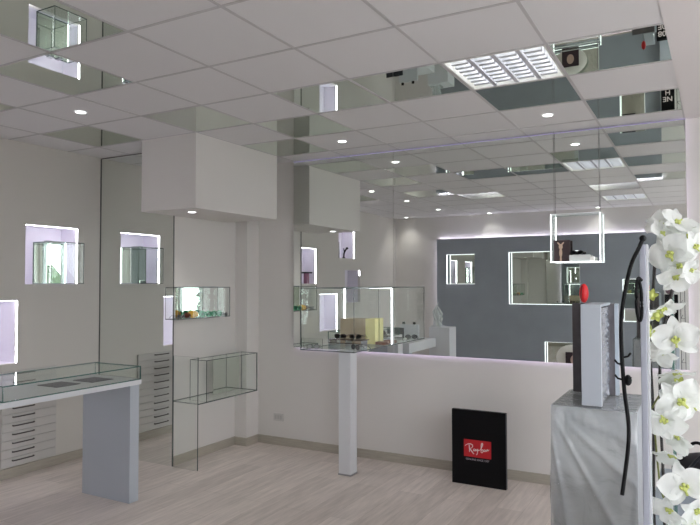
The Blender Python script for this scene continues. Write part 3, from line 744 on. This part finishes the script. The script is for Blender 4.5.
FL = [ # x, y, z, radius, yaw, pitch, roll, openness
 (-.092, 1.52, 1.800, .040, .9, -.5, .3, .75),
 (-.072, 1.50, 1.757, .055, -.5, .1, .5, .95),
 (-.040, 1.53, 1.792, .050, .4, -.6, 1.0, .85),
 (-.036, 1.49, 1.722, .030, .5, .4, 2.0, .6),
 (-.066, 1.52, 1.708, .042, .2, .7, 2.6, .8),
 (-.090, 1.50, 1.645, .046, .9, .9, .4, .7),
 (-.066, 1.48, 1.580, .053, .1, 0, .12, 1.0),
 (-.092, 1.51, 1.550, .040, -.5, .5, 2.2, .8),
 (-.070, 1.52, 1.510, .046, .4, 1.1, 1.4, .55),
 (-.060, 1.50, 1.452, .058, .3, .2, .8, .95),
 (-.040, 1.54, 1.440, .045, .7, 0, .4, .9),
 (-.088, 1.48, 1.412, .050, -.2, .4, 3.3, .9),
 (-.080, 1.52, 1.335, .040, -.3, .9, 1.2, .6),
 (-.056, 1.49, 1.280, .056, .2, .0, .3, .9),
 (-.035, 1.52, 1.225, .045, .5, .3, 1.1, .8),
 (-.084, 1.50, 1.225, .045, -.4, .5, 2.0, .8),
 (-.060, 1.51, 1.165, .050, .1, .2, .6, .9),
 (-.030, 1.53, 1.10, .045, .1, .2, 1.6, .9),
 (-.062, 1.53, 1.822, .042, .6, -.7, 2.0, .7), (-.028, 1.51, 1.772, .040, .6, .1, .5, .8), (-.094, 1.54, 1.822, .036, -.4, -.6, 1.3, .7), (-.058, 1.54, 1.735, .044, -.2, .6, .9, .8), (-.072, 1.54, 1.48, .05, .8, .9, 2.9, .6), (-.066, 1.54, 1.37, .046, -.7, .5, 2.2, .7)]
for k, (x, y, z, r, ya, pi_, ro, op) in enumerate(FL): flower(x+.012, y, z, r*.90, ya, pi_, ro, k*1.7, openness=op)
def stem(name, pts, r, m_, lab=None):
    b = B(); tube(b, spline(pts), r, 7); return obj(name, b, m_, orch, label=lab)
stem('stem', [(-.105, 1.58, .967), (-.106, 1.585, 1.2), (-.104, 1.59, 1.38), (-.108, 1.58, 1.54), (-.10, 1.56, 1.66), (-.09, 1.54, 1.78)], .0035, STEMB)
stem('stem', [(-.088, 1.59, .967), (-.086, 1.60, 1.22), (-.09, 1.59, 1.40), (-.085, 1.57, 1.56), (-.06, 1.55, 1.68), (-.045, 1.54, 1.77)], .0032, STEMB)
stem('stem', [(-.105, 1.56, 1.42), (-.085, 1.55, 1.455), (-.05, 1.54, 1.475)], .002, STEMG, 'thin green side stem')
stem('stem', [(-.098, 1.57, 1.10), (-.075, 1.55, 1.19), (-.09, 1.54, 1.26), (-.10, 1.55, 1.38)], .002, STEMG, 'thin green side stem')
for x, y, z in ((-.048, 1.53, 1.482), (-.098, 1.50, 1.668), (-.088, 1.49, 1.625), (-.030, 1.52, 1.19), (-.104, 1.48, 1.593)):
    b = B()
    for a in range(5): petal(b, a*2*PI/5, .014, .010, .3, -.5, a)
    ball(b, (0, 0, .004), .006, seg=8)
    xform(b, Matrix.Translation((x, y, z)) @ Matrix.Rotation(PI/2-.3, 4, 'X')); obj('bud', b, LIPG, orch, label='small yellow green bud')
# black drooping twig and loop left of the upright
b = B(); tube(b, spline([(-.108, 1.43, 1.785), (-.116, 1.425, 1.765), (-.133, 1.42, 1.721), (-.148, 1.40, 1.618), (-.145, 1.40, 1.492), (-.137, 1.40, 1.391), (-.151, 1.40, 1.270)]), .0040, 8, up=(0, 1, 0))
for z, s in ((1.545, 1), (1.50, -1), (1.497, 1), (1.53, -1)):
    tube(b, [(-.146, 1.40, z), (-.146+s*.010, 1.398, z+.003), (-.146+s*.015, 1.396, z+.010)], .0022, 6)
ball(b, (-.137, 1.40, 1.50), .0075, sz=1.5, seg=8)
ball(b, (-.108, 1.43, 1.786), .007, seg=8)
obj('twig', b, mat('twig_black', srgb(10, 10, 12), .6, spec=.2), orch, label='black drooping twig')
b = B(); tube(b, spline([(-.112, 1.442, 1.70), (-.118, 1.438, 1.705), (-.122, 1.436, 1.69), (-.122, 1.436, 1.64), (-.117, 1.438, 1.618), (-.113, 1.438, 1.63), (-.113, 1.438, 1.675), (-.117, 1.438, 1.70)]), .0033, 8)
obj('cable_loop', b, BLACK, orch, label='black looped tie')

# ------------------------------------------------------------------ NEAR END: SLATE PANEL with mirrored niches
PYF, PYB = -.42, -.575
PXL, PXR, PB, PT = -4.44, -.57, .09, 2.515
NP = [(-4.25, -3.70, 1.665, 2.222), (-3.07, -1.85, 1.305, 2.24), (-2.45, -1.50, .16, .66), (-1.18, -.80, 1.045, 1.75)]
panel = thing('backlit_panel', 'large slate grey wall panel with glowing edges, seen in the far mirror', 'wall panel', (-2.5, -.5, 0))
b = B(); holed(b, PYF, 'y', PXL, PXR, PB, PT, NP, .13, -1); obj('board', b, GREYP, panel)
HALO = emit('halo_led', (.88, .80, 1), 16)
for s in ((PXL, PXR, PYB+.002, PYB+.014, PT-.008, PT-.001), (PXL+.001, PXL+.008, PYB+.002, PYB+.014, PB, PT-.04), (PXL, PXR, PYB+.002, PYB+.014, PB+.01, PB+.02)):
    b = B(); box(b, *s); obj('led_strip', b, HALO, panel)
labsN = ['small mirrored niche at the left of the slate panel, seen in the far mirror', 'wide mirrored niche in the middle of the slate panel, behind the hanging showcase', 'low mirrored niche with a white cushion in the slate panel', 'tall narrow mirrored niche at the right of the slate panel, behind the black twig']
for (x0, x1, z0, z1), lab in zip(NP, labsN):
    t = thing('panel_niche', lab, 'display niche', ((x0+x1)/2, PYF-.07, z0), group='mirrored niches in the slate panel')
    yb = PYF-.128
    b = B(); box(b, x0+.002, x1-.002, yb, yb+.004, z0+.002, z1-.002); obj('mirror_back', b, MIRC, t)
    for s in ((x0+.0003, x0+.004, PYF-.055, PYF-.015, z0+.002, z1-.002), (x1-.004, x1-.0003, PYF-.03, PYF-.018, z0+.002, z1-.002), (x0+.011, x1-.011, PYF-.03, PYF-.018, z0+.0003, z0+.004), (x0+.011, x1-.011, PYF-.03, PYF-.018, z1-.004, z1-.0003)):
        b = B(); box(b, *s); obj('led_strip', b, emit('led_panel', (.95, .97, 1), 2.8), t)
t = thing('cushion', 'plump white cushion standing in the low niche of the slate panel', 'cushion', (-1.98, -.48, .17))
b = B(); ball(b, (-1.98, -.475, .40), .24, sx=1.2, sy=.24, sz=.95, seg=24)
for v in b.verts: v.co += Vector((0, 0, .01*noise.noise(v.co*6)))
for v in b.verts: v.co.z = max(v.co.z, .169)
obj('cover', b, mat('cushion_white', srgb(225, 222, 214), .7), t)
t = thing('small_picture', 'small dark picture of a face leaning on the white cushion', 'picture', (-1.95, -.40, .17))
b = B(); box(b, -2.10, -1.82, -.418, -.408, .169, .50); obj('card', b, mat('picture_dark', srgb(52, 38, 44), .4), t)
b = B(); b.faces.new([b.verts.new((-1.96+.06*math.cos(a), -.4075, .37+.085*math.sin(a))) for a in [2*PI*k/18 for k in range(18)]]); obj('printed_face', b, mat('face_print', srgb(200, 172, 160), .6), t)

# black cartons at the right end of the slate panel
def carton(name, label, x0, x1, y0, y1, z0, z1, lines, size, flip=False, txt_z=0):
    t = thing(name, label, 'carton', ((x0+x1)/2, (y0+y1)/2, z0))
    b = B(); box(b, x0, x1, y0, y1, z0, z1, bev=.002); obj('box_body', b, BLACK, t)
    zc = txt_z
    for k, s in enumerate(lines):
        b = text_bm(s, size, .0005, bold=.002)
        xform(b, Matrix.Translation(((x0+x1)/2, y1+.0012, zc-k*size*.95)) @ Matrix.Rotation(PI, 4, 'Z') @ Matrix.Rotation(PI/2, 4, 'X'))
        obj('printed_text', b, INKW, t)
carton('black_carton', 'black carton with pale numbers on the floor, seen in a ceiling mirror tile', -.60, -.44, -.29, -.20, 0, .355, ['08', '0E'], .12, txt_z=.27)
# tall narrow rack with a black box on it
t = thing('display_rack', 'slim black wire display rack at the right end of the slate panel', 'rack', (-.30, -.35, 0))
RK = mat('rack_black', srgb(34, 34, 38), .4)
b = B()
for xx in (-.33, -.27): tube(b, [(xx, -.35, 0), (xx, -.35, 1.66)], .004, 6)
for k in range(7): z = .2+k*.23; tube(b, [(-.33, -.35, z), (-.27, -.35, z)], .003, 5); tube(b, [(-.33, -.35, z), (-.30, -.31, z+.06)], .003, 5)
obj('frame', b, RK, t)
b = B(); box(b, -.345, -.255, -.39, -.30, 0, .012); obj('foot', b, RK, t)
t = thing('white_plinth', 'narrow white plinth carrying a black box at the right end of the slate panel', 'plinth', (-.46, -.36, 0))
b = B(); box(b, -.56, -.36, -.41, -.30, 0, .985, bev=.003); obj('body', b, LACQG, t)
carton('black_box', 'black box with white letters on the narrow plinth, seen behind the orchids', -.555, -.365, -.40, -.31, .986, 1.50, ['NE', 'H'], .11, txt_z=1.30)
b = B(); ball(b, (-.48, -.355, 1.565), .065, sx=1, sy=.6, sz=1, seg=18); props(obj('sphere_ornament', b, mat('ornament_red_grey', srgb(150, 120, 130), .15, metal=.5)), 'round shiny ornament on top of the black box', 'ornament')

# ------------------------------------------------------------------ RECEPTION DESK (seen in the mirror)
t = thing('reception_desk', 'low white desk with a raised end plinth, seen in the far mirror', 'desk', (-3.9, 1.8, 0))
b = B(); box(b, -4.35, -3.80, 1.28, 2.36, .66, .80, bev=.003); obj('desk_top', b, LACQ, t)
b = B(); box(b, -4.35, -3.80, 2.27, 2.35, 0, .66); obj('leg', b, LACQG, t)
b = B(); box(b, -3.93, -3.58, .95, 1.26, 0, .97, bev=.003); obj('end_plinth', b, LACQ, t)
t = thing('crystal_award', 'clear faceted glass sculpture on the raised end of the desk', 'ornament', (-3.83, 1.12, .971))
CRY = mat('crystal', srgb(226, 232, 232), .08, metal=.25)
b = B()
for k in range(7):
    a = k*.9; bx = -3.83+.045*math.cos(a); by = 1.12+.04*math.sin(a); h = .20+.06*(k % 4)
    n0 = len(b.verts); tube(b, [(bx, by, .99), (bx+.02*math.cos(a), by+.02*math.sin(a), .99+h*.6), (-3.83+.02*math.cos(a*2), 1.12, .99+h)], .03, 5, radii=[.034, .028, .004])
for f in b.faces: f.smooth = False
obj('crystal', b, CRY, t)
b = B(); box(b, -3.92, -3.74, 1.04, 1.20, .971, .992, bev=.004); obj('base', b, CRY, t)
t = thing('desk_monitor', 'white desktop monitor on the low desk, seen from behind in the mirror', 'monitor', (-4.05, 1.75, .80))
b = B(); box(b, -4.22, -3.90, 1.73, 1.765, .845, 1.04, bev=.006); obj('screen', b, LACQ, t)
b = B(); box(b, -4.08, -4.04, 1.74, 1.76, .80, .86); box(b, -4.14, -3.98, 1.68, 1.82, .8005, .808); obj('stand', b, STEEL, t)
t = thing('laptop', 'open dark laptop on the low desk beside the monitor', 'laptop', (-4.24, 2.1, .80))
b = B(); box(b, -4.33, -4.05, 2.0, 2.2, .8005, .816, bev=.003); obj('base', b, BLACKS, t)
b = B(); box(b, -4.33, -4.05, 1.985, 1.997, .816, 1.0); obj('screen', b, BLACKS, t)
for k, xx in enumerate((-4.16, -3.98)):
    b = B(); tube(b, [(xx, 1.75, 1.041), (xx, 1.75, 1.075)], .022, 10); props(obj('ink_bottle', b, BLACK), 'small dark bottle standing on top of the desk monitor, %s' % ('left one' if k == 0 else 'right one'), 'bottle', 'dark bottles on the monitor')

# ------------------------------------------------------------------ HEDGE outside for the window view
b = B()
random.seed(3)
for k in range(14):
    ball(b, (7.5+random.uniform(-.5, .5), -4+k*1.15, .9+random.uniform(-.2, .4)), .95, sx=.8, sz=1.3, seg=14)
for v in b.verts: v.co += Vector(noise.noise_vector(v.co*3))*.22
o = obj('hedge', b, mat('hedge_green', srgb(50, 64, 44), .8, bump=1, bscale=20, var=.5, vscale=14)); props(o, 'clipped green hedge outside the shop windows', 'hedge')

# ------------------------------------------------------------------ LIGHT
W = bpy.data.worlds.new('daylight'); bpy.context.scene.world = W; W.use_nodes = True
nt = W.node_tree; nt.nodes.clear(); L = nt.links.new
out = nt.nodes.new('ShaderNodeOutputWorld'); bg = nt.nodes.new('ShaderNodeBackground')
bg.inputs[0].default_value = (.94, .95, 1.0, 1); bg.inputs[1].default_value = 9.5; L(bg.outputs[0], out.inputs[0])
def portal(name, loc, rot, sx, sy):
    l = bpy.data.lights.new(name, 'AREA'); l.shape = 'RECTANGLE'; l.size = sx; l.size_y = sy; l.cycles.is_portal = True
    o = bpy.data.objects.new(name, l); COL.objects.link(o); o.location = loc; o.rotation_euler = rot
portal('window_portal', (RX+.11, 1.7, 1.42), (0, PI/2, 0), 2.45, 3.2)
portal('window_portal', (1.825, NY-.11, 1.4), (-PI/2, 0, 0), 1.35, 2.6)
def spot(x, y, z, e=12):
    l = bpy.data.lights.new('downlight_beam', 'SPOT'); l.energy = e; l.spot_size = 1.9; l.spot_blend = .9; l.shadow_soft_size = .04; l.color = (1, .96, .92)
    o = bpy.data.objects.new('downlight_beam', l); COL.objects.link(o); o.location = (x, y, z-.012)
for x, y, z, lab in SPOTS: spot(x, y, z)

# ------------------------------------------------------------------ CAMERA
cam = bpy.data.cameras.new('camera'); co = bpy.data.objects.new('camera', cam); COL.objects.link(co)
r = Vector((0.8749, 0.4842, -0.0015)); d = Vector((-0.0165, 0.0266, -0.9995)); f = Vector((-0.4840, 0.8745, 0.0313))
f.normalize(); r = (r-f*r.dot(f)).normalized(); up = r.cross(f)*1.0
up = (-d-f*(-d).dot(f)).normalized(); r = f.cross(up).normalized()
M = Matrix((r, up, -f)).transposed().to_4x4(); M.translation = (0, 0, 1.697); co.matrix_world = M
cam.sensor_width = 36; cam.lens = 639.44/700*36; cam.clip_start = .02
sc = bpy.context.scene; sc.camera = co
sc.view_settings.view_transform = 'Standard'; sc.view_settings.look = 'None'; sc.view_settings.gamma = 1; sc.view_settings.use_curve_mapping = False
sc.view_settings.exposure = .04
try:
    sc.cycles.max_bounces = 14; sc.cycles.diffuse_bounces = 7; sc.cycles.glossy_bounces = 8; sc.cycles.transparent_max_bounces = 24; sc.cycles.transmission_bounces = 8
    sc.cycles.sample_clamp_indirect = 8
except Exception: pass
